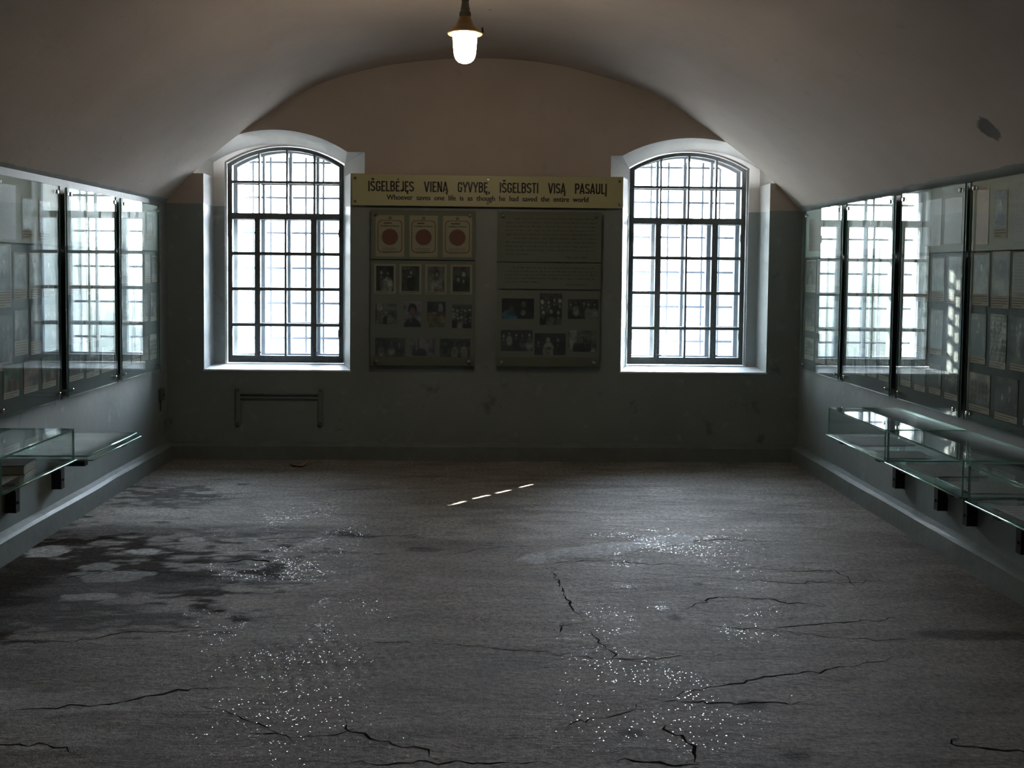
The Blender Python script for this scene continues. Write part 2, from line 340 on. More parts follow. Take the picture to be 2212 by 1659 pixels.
for wi, o in enumerate(OPEN):
    root = tag(empty(f'window_{wi+1}', ((o['fr'][0]+o['fr'][1])/2, YF, 0)), kind='structure'); ox = -(o['fr'][0]+o['fr'][1])/2
    def put(mbx, name, mats, smooth=False, par=None):
        mbx.v = [(x+ox, y-YF, z) for x, y, z in mbx.v]; return mbx.build(name, mats, par or root, smooth)
    # reveal: splayed surround, frontal step, tunnel to the facade
    mb = MB(); ring(o['wall'], YW, o['inn'], YI, mb, skip=(0,))
    xl, xr, zb, zs, zp = o['fr']; fo = [(xl, zb), (xr, zb), (xr, 2.18), (xr, 2.18), (xr, zs-.002)]+arc(xl, xr, zs, zp)+[(xl, zs-.002), (xl, 2.18), (xl, 2.18)]
    ring(o['inn'], YI, fo, YI+.002, mb, skip=(0,)); ring(fo, YI+.002, fo, YO+.03, mb, skip=(0,))
    a = frame_outline(xl, xr, zb, zs, zp); b_ = frame_outline(o['outer'][0], o['outer'][1], .66, 2.13, 2.49)
    ring(a, YO+.03, b_, YE, mb, skip=(0,)); put(mb, 'reveal', 'reveal')
    mb = MB(); p, q = o['wall'], o['inn']
    mb.add([(p[0][0]-.006, YW-.006, p[0][1]), (p[1][0]+.006, YW-.006, p[1][1]), (q[1][0], YI, q[1][1]), (q[0][0], YI, q[0][1]), (xr, YO+.03, zb), (xl, YO+.03, zb), (b_[1][0], YE+.04, .66), (b_[0][0], YE+.04, .66),
            (p[0][0]-.006, YW-.006, p[0][1]-.012), (p[1][0]+.006, YW-.006, p[1][1]-.012)], [(0, 1, 2, 3), (3, 2, 4, 5), (5, 4, 6, 7), (8, 9, 1, 0)]); put(mb, 'window_sill', 'sill')
    # sashes
    def grid(y, th, mat, fwx, name, glassname, k=1.0, low=((.213, .257), (.452, .467), (.662, .708)), upb=((.243, .255), (.463, .478), (.681, .697))):
        fx0, fx1 = xl+.012, xr-.012; z0 = zb+.012; W = fx1-fx0; s = W/.925
        outl = frame_outline(fx0, fx1, z0, zs-.01, zp-.012, 20); g = fwx
        innl = frame_outline(fx0+g, fx1-g, z0+g+.02, zs-.022, zp-.012-g*.75, 20)
        mb = MB()
        ring(outl, y-th/2, innl, y-th/2, mb); ring(outl, y+th/2, innl, y+th/2, mb); ring(innl, y-th/2, innl, y+th/2, mb); ring(outl, y-th/2, outl, y+th/2, mb)
        fr = put(mb, name, mat)
        def topz(x):
            hw = (fx1-fx0)/2-g; c = (fx0+fx1)/2; r = (zp-.012-g*.75)-(zs-.022); R = (hw*hw+r*r)/(2*r)
            return (zp-.012-g*.75)-R+math.sqrt(max(0, R*R-(x-c)**2))
        mb = MB()
        for (a_, b2) in low: mb.box(fx0+a_*s, fx0+b2*s, y-th/2+.002, y+th/2-.002, z0+g, 1.865)
        for (a_, b2) in upb: mb.box(fx0+a_*s, fx0+b2*s, y-th/2+.004, y+th/2-.004, 1.90, topz(fx0+(a_+b2)/2*s)+.008)
        put(mb, 'mullion', mat)
        mb = MB()
        for zz in (1.015, 1.302, 1.585): mb.box(fx0+g, fx1-g, y-th/2+.005, y+th/2-.005, zz-.012, zz+.012)
        mb.box(fx0+g, fx1-g, y-th/2+.005, y+th/2-.005, 2.145, 2.164); put(mb, 'glazing_bar', mat)
        mb = MB().box(fx0+g*.5, fx1-g*.5, y-th/2-.006, y+th/2+.004, 1.858, 1.907); put(mb, 'transom', mat)
        c = frame_outline(fx0+g*.6, fx1-g*.6, z0+g*.6, zs-.02, zp-.012-g*.5, 20)
        mb = MB().add([(x, y, z) for x, z in c], [tuple(range(len(c)))]); put(mb, glassname, 'window_glass')
        return fx0, z0, s
    fx0, z0, s = grid(YF+.025, .05, 'frame', .036, 'window_frame', 'window_pane')
    mb = MB()                                                             # casement hinges and latches on the room side
    for (u, z) in ((.03, 1.75), (.03, .95), (.89, 1.75), (.89, .95), (.03, 2.2), (.895, 2.2)): mb.tube([(fx0+u*s, YF-.004, z-.03), (fx0+u*s, YF-.004, z+.03)], .007)
    for u in (.235, .685): mb.tube([(fx0+u*s, YF-.002, .80), (fx0+u*s, YF-.02, .80), (fx0+(u+.035)*s, YF-.02, .795)], .005); mb.tube([(fx0+u*s, YF-.006, .76), (fx0+u*s, YF-.006, .84)], .006)
    put(mb, 'latch', 'frame', True)
    grid(YO, .045, 'sash', .04, 'outer_frame', 'outer_pane', low=((.205, .262), (.448, .47), (.655, .712)), upb=((.24, .26), (.46, .48), (.678, .70)))
    mb = MB(); yg = 8.66; gx0, gx1 = xl-.02, xr+.03
    for i in range(7):
        x = xl+.115+i*.147; mb.tube([(x, yg, .66), (x, yg, 2.40)], .009, 8)
    for i in range(6): z = .88+i*.295; mb.box(gx0, gx1, yg-.014, yg-.008, z-.009, z+.009)
    put(mb, 'window_grille', 'iron')

# floor: undulating grid with painted soil, screed patches and window-light falloff
rs = np.random.RandomState(4)
def vnoise(X, Y, sx_, sy_, seed):
    r = np.random.RandomState(seed).rand(64, 64); u, v = X/sx_+100, Y/sy_+100; i, j = np.floor(u).astype(int), np.floor(v).astype(int); fu, fv = u-i, v-j
    fu = fu*fu*(3-2*fu); fv = fv*fv*(3-2*fv); g = lambda a, b_: r[a % 64, b_ % 64]
    return (g(i, j)*(1-fu)+g(i+1, j)*fu)*(1-fv)+(g(i, j+1)*(1-fu)+g(i+1, j+1)*fu)*fv
def fbm(X, Y, sx_, sy_, seed, o=4): return sum(vnoise(X, Y, sx_/2**k_, sy_/2**k_, seed+k_)*.5**k_ for k_ in range(o))/sum(.5**k_ for k_ in range(o))
gx = np.arange(XL-.02, XR+.02+.001, .016); gy = np.concatenate([np.arange(YB, 2.8, .1), np.arange(2.8, YW+.02, .016)])
GX, GY = np.meshgrid(gx, gy)
def height(X, Y): return (fbm(X, Y, .55, .22, 3, 5)-.5)*.014+(fbm(X, Y, 1.4, .5, 11, 2)-.5)*.01
Hh = height(GX, GY)
SCREED = np.array([.33, .31, .285]); SOIL = np.array([.030, .025, .020]); PATCH = np.array([.38, .37, .35])
col = np.ones((*GX.shape, 3))*SCREED
def sm(x, a, b_): t = np.clip((x-a)/(b_-a), 0, 1); return t*t*(3-2*t)
def blend(msk, c): global col; col = col*(1-msk[..., None])+np.array(c)*msk[..., None]
n1 = fbm(GX, GY, .5, .25, 20, 5); n2 = fbm(GX, GY, .16, .08, 30, 4)
front_falloff = sm(5.7-GY+(n1-.5)*.9, -.15, .25); blend(front_falloff*.75, (.172, .142, .112))                   # browner, darker front: window-light falloff painted into the floor colour
n3 = fbm(GX, GY, .10, .035, 70, 3); d = np.sqrt(((GX+2.2)/1.15)**2+((GY-4.85)/.98)**2)+(n1-.5)*1.1+(n3-.5)*1.3; blend(sm(d, 1.05, .75)*.93, SOIL)
d = np.sqrt(((GX+1.95)/.42)**2+((GY-6.55)/.38)**2)+(n2-.5)*1.6+(n3-.5)*2.2; blend(sm(d, .8, .6)*.75, SOIL)
d = np.abs(GY-(5.62+.05*np.sin(GX*3)))*5+(n2-.5)*2.2+(GX+1.0)*.6; blend(sm(d, .55, -.1)*.7, SOIL)
blend(sm(fbm(GX, GY, .9, .3, 50, 5), .60, .70)*.45, (.13, .12, .11))
for (cx, cy_, rx, ry, a) in ((-2.22, 5.27, .10, .11, 1), (-1.72, 5.26, .09, .06, .9), (-1.73, 4.53, .11, .055, .95), (-1.54, 5.48, .06, .05, .9), (-1.75, 4.83, .17, .10, .5), (-1.85, 5.0, .10, .07, .5),
                             (-1.50, 3.42, .38, .13, .8), (-1.42, 3.17, .30, .10, .55), (-.35, 5.9, .05, .03, .5)):
    d = np.sqrt(((GX-cx)/rx)**2+((GY-cy_)/ry)**2)+(n2-.5)*1.0+(n3-.5)*.5; blend(sm(d, 1.05, .92)*a, PATCH*.92)
dd = np.abs((GY-5.16)-(GX-.3)*.46)/.13+np.clip(np.abs(GX-.72)-.42, 0, 9)*9+(n2-.5)*1.2; blend(sm(dd, 1.0, .7)*.8, (.44, .45, .46)); Hh += sm(dd, 1.0, .7)*.004
ms = sm(np.abs(GX+.62)/.42+np.abs(GY-3.80)/.2*.6, 1.15, .85); trow = np.sin((GX+GY*.35)*105+n1*9)
Hh += ms*trow*.0022; blend(np.clip(ms*np.clip(-trow, 0, 1)*.95, 0, 1), (.12, .112, .10))             # trowel ribs
d = np.sqrt(((GX-.12)/.16)**2+((GY-5.45)/.05)**2)+(n2-.5)*.8; blend(sm(d, 1, .6)*0.0, SOIL)
for (cx, cy_, rx, ry) in ((-.30, 5.30, .12, .06), (-.75, 5.62, .10, .06), (.50, 3.18, .06, .04), (.95, 3.4, .07, .05), (.98, 3.02, .07, .05), (.85, 4.28, .05, .06), (1.05, 4.72, .04, .03), (2.05, 4.05, .3, .07), (-1.15, 4.35, .1, .07)):
    d = np.sqrt(((GX-cx)/rx)**2+((GY-cy_)/ry)**2)+(n2-.5)*1.0; blend(sm(d, 1.05, .55)*.6, SOIL)
ny_, nx_ = GX.shape; co = np.stack([GX, GY, Hh], -1).reshape(-1, 3)
idx = np.arange(nx_*ny_).reshape(ny_, nx_); fq = np.stack([idx[:-1, :-1], idx[:-1, 1:], idx[1:, 1:], idx[1:, :-1]], -1).reshape(-1, 4)
me = bpy.data.meshes.new('floor'); me.vertices.add(len(co)); me.vertices.foreach_set('co', co.ravel())
me.loops.add(fq.size); me.loops.foreach_set('vertex_index', fq.ravel()); me.polygons.add(len(fq)); me.polygons.foreach_set('loop_start', np.arange(0, fq.size, 4))
me.polygons.foreach_set('use_smooth', np.ones(len(fq), bool)); me.update(calc_edges=True); me.validate()
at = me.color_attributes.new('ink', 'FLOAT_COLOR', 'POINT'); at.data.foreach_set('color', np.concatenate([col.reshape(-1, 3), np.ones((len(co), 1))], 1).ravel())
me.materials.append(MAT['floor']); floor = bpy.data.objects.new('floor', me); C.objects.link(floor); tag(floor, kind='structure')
fz = lambda x, y: float(height(np.array([x]), np.array([y]))[0])
# cracks, from the photograph: (x, y) chains on the floor
for pts, wd in [
    ([(.36, 5.02), (.40, 4.6), (.42, 4.35), (.47, 4.22)], .012), ([(.47, 4.22), (.36, 4.18), (.34, 4.08)], .012), ([(.46, 4.10), (.50, 3.93), (.54, 3.80), (.68, 3.75)], .009),
    ([(-.05, 4.98), (.2, 5.02), (.55, 5.10), (.9, 5.06), (1.3, 5.02)], .010), ([(.75, 5.20), (1.0, 5.42), (1.35, 5.5), (1.8, 5.45)], .012), ([(1.3, 5.0), (1.6, 4.92), (2.0, 4.95)], .008),
    ([(1.75, 4.98), (1.80, 4.85), (1.78, 4.68)], .008), ([(.9, 4.35), (1.1, 4.55), (1.32, 4.50), (1.55, 4.42)], .012), ([(.95, 4.30), (.98, 4.17), (1.2, 4.12), (1.55, 4.2), (1.9, 4.25)], .010), ([(1.2, 4.12), (1.5, 4.0), (1.8, 4.0)], .007),
    ([(-.62, 4.15), (-.62, 4.0)], .008), ([(-1.0, 4.02), (-.5, 3.99), (.0, 3.93), (.5, 3.80), (.9, 3.84), (1.3, 3.88)], .006),
    ([(.56, 3.42), (.52, 3.33), (.30, 3.25), (.28, 3.18)], .012), ([(.56, 3.42), (.9, 3.40), (1.2, 3.42)], .010), ([(.60, 3.28), (.64, 3.14), (.68, 3.08), (.66, 2.98)], .012), ([(.40, 3.02), (.55, 2.98), (.68, 2.97)], .010),
    ([(-.45, 3.32), (-.42, 3.22), (-.30, 3.14), (-.15, 3.08), (-.1, 3.0)], .009), ([(-.75, 3.2), (-.55, 3.16), (-.38, 3.19)], .008), ([(-.55, 3.0), (-.2, 3.0), (.1, 3.0), (.35, 2.99)], .008),
    ([(-2.1, 4.0), (-1.6, 3.98), (-1.4, 4.1), (-1.0, 4.13)], .009), ([(-1.55, 3.36), (-1.2, 3.42), (-1.05, 3.52), (-.85, 3.55)], .012), ([(-1.6, 3.14), (-1.35, 3.12), (-1.2, 3.05)], .010),
    ([(-.95, 3.42), (-.70, 3.26), (-.55, 3.12)], .007), ([(1.55, 3.16), (1.50, 3.08), (1.72, 3.04), (1.95, 3.0)], .014), ([(1.9, 3.2), (2.2, 3.3), (2.35, 3.35)], .008), ([(.6, 3.42), (1.0, 3.62), (1.4, 3.72), (1.7, 3.85)], .008),
    ([(-1.45, 5.45), (-1.1, 5.52), (-.6, 5.58), (-.1, 5.62)], .009), ([(-2.1, 4.75), (-1.8, 4.9), (-1.5, 4.95)], .012), ([(-1.3, 5.05), (-1.15, 5.12), (-1.0, 5.08)], .02), ([(-1.1, 6.62), (-.9, 6.75), (-.7, 6.78)], .012),
    ([(-.2, 5.2), (.1, 5.35), (.4, 5.38)], .008), ([(1.0, 4.85), (1.5, 4.75), (2.0, 4.78), (2.3, 4.85)], .006), ([(1.3, 6.2), (1.6, 6.22), (1.9, 6.0)], .006)]:
    crackribbon([(x, y, 0) for x, y in pts], wd*.9, 0, 'crack', floor, fz)
# raised curb round the floor
def curb(name, pts, nrm):
    prof = [(0, .135), (.035, .120), (.055, .105), (.062, -.02)]; mbx = MB(); vs = []
    for p, nn in zip(pts, nrm):
        for (o_, z) in prof: vs.append((p[0]+nn[0]*o_, p[1]+nn[1]*o_, z))
    m_ = len(prof); fs = [(i*m_+j, i*m_+j+1, (i+1)*m_+j+1, (i+1)*m_+j) for i in range(len(pts)-1) for j in range(m_-1)]
    # slight wobble of a hand-laid skirting
    rr = random.Random(name); vs = [(x+rr.uniform(-.003, .003), y+rr.uniform(-.003, .003), z+(rr.uniform(-.003, .003) if z > 0 else 0)) for x, y, z in vs]
    return tag(mbx.add(vs, fs).build(name, 'curb'), kind='structure')
curb('baseboard_left', [(XL, YB+i*(YW-YB)/30) for i in range(31)], [(1, 0)]*30+[(1, -1)])
curb('baseboard_right', [(XR, YB+i*(YW-YB)/30) for i in range(31)], [(-1, 0)]*30+[(-1, -1)])
curb('baseboard_back', [(XL+i*(XR-XL)/16, YW) for i in range(17)], [(1, -1)]+[(0, -1)]*15+[(-1, -1)])

# ------------------------------------------------------------------ outdoors, seen through the panes and in the reflections
tag(MB().box(-40, 40, YE, 70, -.6, -.35).build('ground', 'gravel'), kind='structure')
mb = MB(); nx = 30; prof = [(18, -.36), (19, .6), (22, 1.6), (26, 2.0), (34, 2.1), (40, -.36)]
vs = [(-36+72*i/nx, y+.6*math.sin(i*.9), z*(1+.12*math.sin(i*1.7))) for i in range(nx+1) for (y, z) in prof]; k = len(prof)
mb.add(vs, [(i*k+j, (i+1)*k+j, (i+1)*k+j+1, i*k+j+1) for i in range(nx) for j in range(k-1)])
tag(mb.build('grass_bank', 'grass', smooth=True), kind='structure')

# ------------------------------------------------------------------ printed matter: small grids painted per vertex
def canvas(nx, ny, c): return np.ones((ny, nx, 3))*np.array(c)
def ell(cv, cx, cy_, rx, ry, c, soft=.15):
    ny, nx, _ = cv.shape; Y, X = np.mgrid[0:ny, 0:nx]; X = X/(nx-1); Y = Y/(ny-1)
    d = np.sqrt(((X-cx)/rx)**2+((Y-cy_)/ry)**2); mk = np.clip((1-d)/soft, 0, 1)[..., None]; cv[:] = cv*(1-mk)+np.array(c)*mk
def rec(cv, x0, y0, x1, y1, c):
    ny, nx, _ = cv.shape; Y, X = np.mgrid[0:ny, 0:nx]; X = X/(nx-1); Y = Y/(ny-1); cv[(X >= x0) & (X <= x1) & (Y >= y0) & (Y <= y1)] = c
G = lambda v: np.array([v*1.05, v, v*.86])
def person(cv, cx, top, s, r, asp, face=.34, cloth=None, hair=.03):
    cl = G(cloth if cloth is not None else r.choice([.015, .03, .06, .16])); 
    ell(cv, cx, top+s*1.05, s*.34*asp, s*.60, cl, .12); ell(cv, cx, top+s*.21, s*.13*asp, s*.19, G(hair)); ell(cv, cx, top+s*.25, s*.098*asp, s*.14, G(face), .4)
    ell(cv, cx-s*.05*asp, top+s*.22, s*.03*asp, s*.025, G(face*.35), .6); ell(cv, cx+s*.05*asp, top+s*.22, s*.03*asp, s*.025, G(face*.35), .6); ell(cv, cx, top+s*.33, s*.04*asp, s*.02, G(face*.5), .6)
    ell(cv, cx, top+s*.55, s*.05*asp, s*.10, G(.22), .5)
def picture(kind, seed, w_, h_):
    r = random.Random(seed); asp = h_/w_; nx, ny = (30, int(30*asp)) if asp > 1 else (int(30/asp), 30); nx, ny = max(nx, 20), max(ny, 20)
    cv = canvas(nx, ny, G(r.uniform(.02, .06))); rn = np.random.RandomState(seed)
    if kind == 'portrait': 
        cv[:] = G(r.uniform(.05, .14)); ell(cv, .5, .4, .6, .5, G(r.uniform(.09, .2)), .8); person(cv, r.uniform(.44, .56), .12, .85, r, asp, r.uniform(.28, .42), r.choice([.015, .03, .18]), r.choice([.02, .05]))
    elif kind == 'couple': person(cv, .32, .34, .8, r, asp, .38, .012); person(cv, .64, .08, .9, r, asp, .36, .02)
    elif kind == 'dark': person(cv, r.uniform(.4, .6), .12, .55, r, asp, .22, .01); ell(cv, .45, .42, .13, .03, G(.25)); rec(cv, 0, 0, .45, .13, G(.14))
    elif kind == 'group':
        for row in range(r.choice([1, 2])):
            nn = r.choice([3, 4, 5])
            for i in range(nn): person(cv, (i+.5)/nn+r.uniform(-.04, .04), .1+row*.32+r.uniform(-.05, .08), r.uniform(.42, .62), r, asp, r.uniform(.2, .36))
    elif kind == 'crowd':
        cv[:] = G(.16)
        for row in range(5):
            for i in range(8): person(cv, (i+.5)/8+.03*(row % 2), .02+row*.18, .26, r, asp, .36, r.choice([.2, .04, .3]))
    elif kind == 'family': cv[:] = G(.02); person(cv, .3, .12, .6, r, asp, .2, .03); person(cv, .68, .14, .6, r, asp, .25, .25); ell(cv, .42, .75, .25, .2, G(.14)); person(cv, .47, .45, .45, r, asp, .25, .12)
    elif kind == 'building':
        cv[:] = G(.28); rec(cv, .05, .22, .95, .9, G(.17))
        for i in range(5):
            for j in range(3): rec(cv, .12+i*.17, .3+j*.2, .2+i*.17, .42+j*.2, G(.03))
        rec(cv, 0, .9, 1, 1, G(.08))
    elif kind == 'colour':
        cv[:] = np.array([.05, .09, .05]); ell(cv, .6, .85, .35, .3, (.22, .04, .02)); ell(cv, .15, .7, .12, .4, (.22, .24, .12)); person(cv, .38, .3, .5, r, asp, .3, .02); person(cv, .7, .35, .45, r, asp, .3)
    elif kind == 'blossom':
        cv[:] = np.array([.20, .12, .10])
        for i in range(26): ell(cv, r.random(), r.random(), .1, .08, (r.uniform(.1, .3), r.uniform(.06, .16), r.uniform(.06, .16)), .5)
        person(cv, .4, .3, .5, r, asp, .35, .12); person(cv, .7, .35, .5, r, asp, .35, .06)
    elif kind == 'woman': cv[:] = np.array([.16, .14, .17]); ell(cv, .5, .3, .27, .24, (.012, .01, .012)); ell(cv, .5, .42, .17, .2, (.17, .10, .08)); ell(cv, .5, 1.0, .55, .36, (.012, .01, .012)); ell(cv, .42, .72, .08, .12, (.2, .12, .09))
    elif kind == 'memorial': cv[:] = G(.03); ell(cv, .72, .3, .13, .28, (.2, .18, .2)); rec(cv, 0, .55, 1, 1, (.17, .14, .06)); rec(cv, .03, .42, .9, .53, (.2, .06, .05)); ell(cv, .4, .44, .12, .05, (.22, .2, .18))
    elif kind == 'flags': cv[:] = np.array([.17, .15, .16]); rec(cv, .31, .1, .35, .9, G(.02)); rec(cv, .88, .1, .92, .9, G(.02)); ell(cv, .2, .8, .14, .3, G(.02)); ell(cv, .45, .85, .2, .3, G(.02)); ell(cv, .25, .6, .05, .07, G(.2))
    elif kind == 'blueman': cv[:] = G(.012); ell(cv, .24, .95, .26, .42, (.05, .12, .18)); ell(cv, .30, .5, .08, .14, (.12, .08, .06)); ell(cv, .75, .8, .18, .4, G(.015)); ell(cv, .68, .3, .08, .17, (.17, .10, .06)); ell(cv, .66, .68, .08, .16, G(.22))
    elif kind == 'priest': cv[:] = G(.02); ell(cv, .45, .8, .2, .42, (.22, .2, .17)); ell(cv, .43, .3, .07, .12, G(.2)); person(cv, .75, .15, .7, r, asp, .2, .02); person(cv, .12, .3, .5, r, asp, .2, .02); ell(cv, .46, .68, .07, .05, G(.02))
    elif kind == 'street': cv[:] = G(.10); rec(cv, .1, .0, .3, .8, G(.24)); ell(cv, .5, .9, .5, .25, G(.26)); [person(cv, .3+i*.2, .3, .5, r, asp, .26) for i in range(3)]
    elif kind == 'document':
        cv[:] = np.array([.28, .215, .175])*r.uniform(.85, 1.1); ry = ny
        for j in range(3, ny-3, 2): 
            e = r.uniform(.7, .93) ; X = np.arange(nx)/(nx-1); mk = (X > .08) & (X < e) & (rn.rand(nx) > .25); cv[j, mk] *= .78
    elif kind == 'orange': cv[:] = np.array([.44, .22, .07]); [cv.__setitem__((j, slice(3, nx-3)), cv[j, 3:nx-3]*.85) for j in range(4, ny-4, 3)]
    elif kind == 'form':
        cv[:] = np.array([.26, .24, .23]); 
        for j in range(2, ny-2, 3): cv[j] *= .7
        rec(cv, 0, .93, 1, .96, (.28, .08, .07))
    if kind not in ('document', 'form', 'orange'): 
        blot = fbm(*np.meshgrid(np.arange(nx)/nx*3+seed % 7, np.arange(ny)/ny*3), .9, .7, seed % 997, 4)[..., None]
        cv *= (.45+1.25*np.clip((blot-.3)/.4, 0, 1))*(1+.5*(rn.rand(ny, nx, 1)-.5))
    return np.clip(cv, 0, 1)
def print_mesh(name, cv, x0, z0, x1, z1, y, parent, frame=None):
    """a thin photographic print: front face painted, back and edges closed"""
    ny, nx, _ = cv.shape; xs = np.linspace(x0, x1, nx); zs_ = np.linspace(z1, z0, ny); t = .0012
    v = [(x, y, z) for z in zs_ for x in xs]; n_ = nx*ny
    f = [(j*nx+i, (j+1)*nx+i, (j+1)*nx+i+1, j*nx+i+1) for j in range(ny-1) for i in range(nx-1)]
    v += [(x0, y+t, z1), (x1, y+t, z1), (x1, y+t, z0), (x0, y+t, z0)]
    f += [(n_, n_+1, n_+2, n_+3), (0, nx-1, n_+1, n_), (nx-1, n_-1, n_+2, n_+1), (n_-1, n_-nx, n_+3, n_+2), (n_-nx, 0, n_, n_+3)]
    me = bpy.data.meshes.new(name); me.from_pydata(v, [], f); me.materials.append(MAT['print'])
    a = me.color_attributes.new('ink', 'FLOAT_COLOR', 'POINT'); c = np.ones((len(v), 4)); c[:n_, :3] = cv.reshape(-1, 3); c[n_:, :3] = .25; a.data.foreach_set('color', c.ravel())
    o = bpy.data.objects.new(name, me); C.objects.link(o); o.parent = parent; return o
def caption_lines(mbx, x0, x1, z0, z1, rows, y, r, hgt=None):
    for i in range(rows):
        zc = z1-(i+.5)*(z1-z0)/rows; hh = (hgt or (z1-z0)/rows*.32)/2; x = x0
        end = x1-(r.uniform(.2, .5)*(x1-x0) if i == rows-1 else r.uniform(0, .06)*(x1-x0))
        while x < end:
            wl = min(r.uniform(.012, .04)*(x1-x0)*3, end-x); mbx.box(x, x+wl*.82, y-.0004, y, zc-hh*r.uniform(.8, 1.1), zc+hh); x += wl

def stroke(mbx, pts, th, f, y):
    for i, (p, q) in enumerate(zip(pts, pts[1:])):
        p, q = Vector(p), Vector(q); d = (q-p).normalized(); n_ = Vector((-d.y, d.x))*th/2
        c = [p+n_, p-n_, q-n_, q+n_]; v = [(*f(a.x, a.y), ) for a in c]
        mbx.add([(a[0], y, a[1]) for a in v]+[(a[0], y+.0006, a[1]) for a in v], [(0, 1, 2, 3), (0, 4, 5, 1), (1, 5, 6, 2), (2, 6, 7, 3), (3, 7, 4, 0)])
        if i: 
            k_ = 8; v = [f(p.x+th/2*math.cos(2*PI*j/k_), p.y+th/2*math.sin(2*PI*j/k_)) for j in range(k_)]
            mbx.add([(a[0], y-.00003, a[1]) for a in v], [tuple(range(k_))])
# a wall-mounted display panel; local x to the right, -y towards the viewer, z up from its lower edge
def panel(loc, rz, W, H, label, group, items, header, pale, dark, gap_boards=None, bolts=((.045, .035), (.045, .035))):
    root = tag(empty('glazed_exhibit', loc, rz), label, 'display panel', group); r = random.Random(label)
    d = .052                                                     # stand-off from the wall; glass at y=-d
    bz = H*(1-header) if header else 0
    g = MB().box(0, W, -d-.008, -d, 0, H); 
    o = g.build('glass_sheet', ['sheet', 'pane_edge'], root)
    for p in o.data.polygons: p.material_index = 0 if abs(p.normal.y) > .9 else 1
    boards = gap_boards or [(0, bz-.008, dark), (bz, H, pale)]
    for (a, b_, mt) in boards: MB().box(.003, W-.003, -d+.0045, -d+.007, max(a, .003), min(b_, H-.003)).build('backing_board', mt, root)
    for (kind, x0, z0, x1, z1, *opt) in items:
        opt = opt[0] if opt else {}; y = -d+.003
        if kind == 'text':
            MB().box(x0, x1, y, y+.001, z0, z1).build('text_sheet', opt.get('mat', 'film_olive'), root); mbx = MB(); nr = opt.get('rows', 8)+1; pitch_ = (z1-z0-.03)/nr
            for q in range(nr):
                zc = z1-.02-(q+.5)*pitch_; x = x0+(.09 if q in (0, 5) else .03); end = x1-.03-r.uniform(0, .02)
                if q == nr-2: end = x0+r.uniform(.2, .45)
                if q == nr-1: x = x1-.27; end = x1-.10; zc += pitch_*.25
                while x < end:
                    wl = min(r.uniform(.02, .065), end-x); pts = []; xx = x
                    while xx < x+wl*.86: pts.append((xx, zc+r.choice([-1, 1])*r.uniform(.0022, .0058))); xx += r.uniform(.0018, .0036)
                    if len(pts) > 1: stroke(mbx, pts, .0019, lambda a_, b2: (a_, b2), y-.0003)
                    x += wl
            mbx.build('handwriting', 'ink', root, fix=False); continue
        if kind == 'certificate':
            cvs = canvas(40, 56, (.42, .36, .24))*(1+.12*(np.random.RandomState(5).rand(56, 40, 1)-.5)); pic = print_mesh('certificate', cvs, x0, z0, x1, z1, y, root); w_, h_ = x1-x0, z1-z0
            red = MB(); ol = []
            for (cx_, cz_, a0) in ((x1-w_*.22, z1-h_*.22, 0), (x0+w_*.22, z1-h_*.22, 90), (x0+w_*.22, z0+h_*.2, 180), (x1-w_*.22, z0+h_*.2, 270)):
                for q in range(5):
                    t = math.radians(a0+q*22.5); ol.append((cx_+w_*.15*math.cos(t), cz_+w_*.15*math.sin(t)))
            n_ = len(ol); cxm, czm = (x0+x1)/2, (z0+z1)/2
            inn = [(cxm+(a-cxm)*.935, czm+(b2-czm)*.955) for a, b2 in ol]
            red.add([(a, y-.0004, b2) for a, b2 in ol]+[(a, y-.0004, b2) for a, b2 in inn], [(i, (i+1) % n_, n_+(i+1) % n_, n_+i) for i in range(n_)])
            red.add([(cxm+w_*.285*math.cos(t), y-.0004, z0+h_*.475+w_*.285*math.sin(t)) for t in (2*PI*q/32 for q in range(32))], [tuple(range(32))])
            red.box(cxm-w_*.05, cxm-w_*.01, y-.0006, y, z1-h_*.10, z1-h_*.03); red.box(cxm+w_*.01, cxm+w_*.05, y-.0006, y, z1-h_*.10, z1-h_*.03)
            ro = red.build('red_seal', 'seal', pic); tl = MB()
            caption_lines(tl, x0+w_*.22, x1-w_*.22, z0+h_*.06, z0+h_*.22, 4, y-.0003, r, .003); tl.build('fine_print', 'faint', pic)
            for (s_, zz, sz) in (('Certificate of Honour', z1-h_*.275, .017),):
                text_obj(s_, cxm, zz, y-.0004, sz, w_*.66, 'title', pic, 'ink', .0002, 0, .0006)
            tl = MB(); caption_lines(tl, x0+w_*.28, x1-w_*.24, z1-h_*.215, z1-h_*.165, 1, y-.0003, r, .011); tl.build('upper_title', 'faint', pic)
            continue
        cap = opt.get('cap', 0); bd = opt.get('b', 0)
        if bd or cap:
            nm = 'mount'; mo = MB().box(x0, x1, y+.0002, y+.0012, z0, z1).build(nm, opt.get('mat', 'paper'), root); par = mo
            if cap:
                tl = MB(); caption_lines(tl, x0+.008, x1-.008, z0+.004, z0+cap-.004, max(2, int(cap/.013)), y-.0002, r, .0028); tl.build('caption_print', 'faint', mo)
        else: par = root
        px0, px1, pz0, pz1 = x0+bd, x1-bd, z0+max(bd, cap), z1-bd
        print_mesh('photograph', picture(kind, r.randrange(10**6), px1-px0, pz1-pz0), px0, pz0, px1, pz1, y-.0004 if par is not root else y, par)
    for bx in (bolts[0][0], W-bolts[0][0]):
        for bz_ in (bolts[0][1], H-bolts[0][1]):
            b_ = MB().tube([(bx, 0, bz_), (bx, -d, bz_)], .008, 12).tube([(bx, -d-.008, bz_), (bx, -d-.016, bz_), (bx, -d-.0185, bz_)], [.0125, .0125, .009], 16)
            b_.build('standoff_bolt', 'chrome', root, True)
    return root
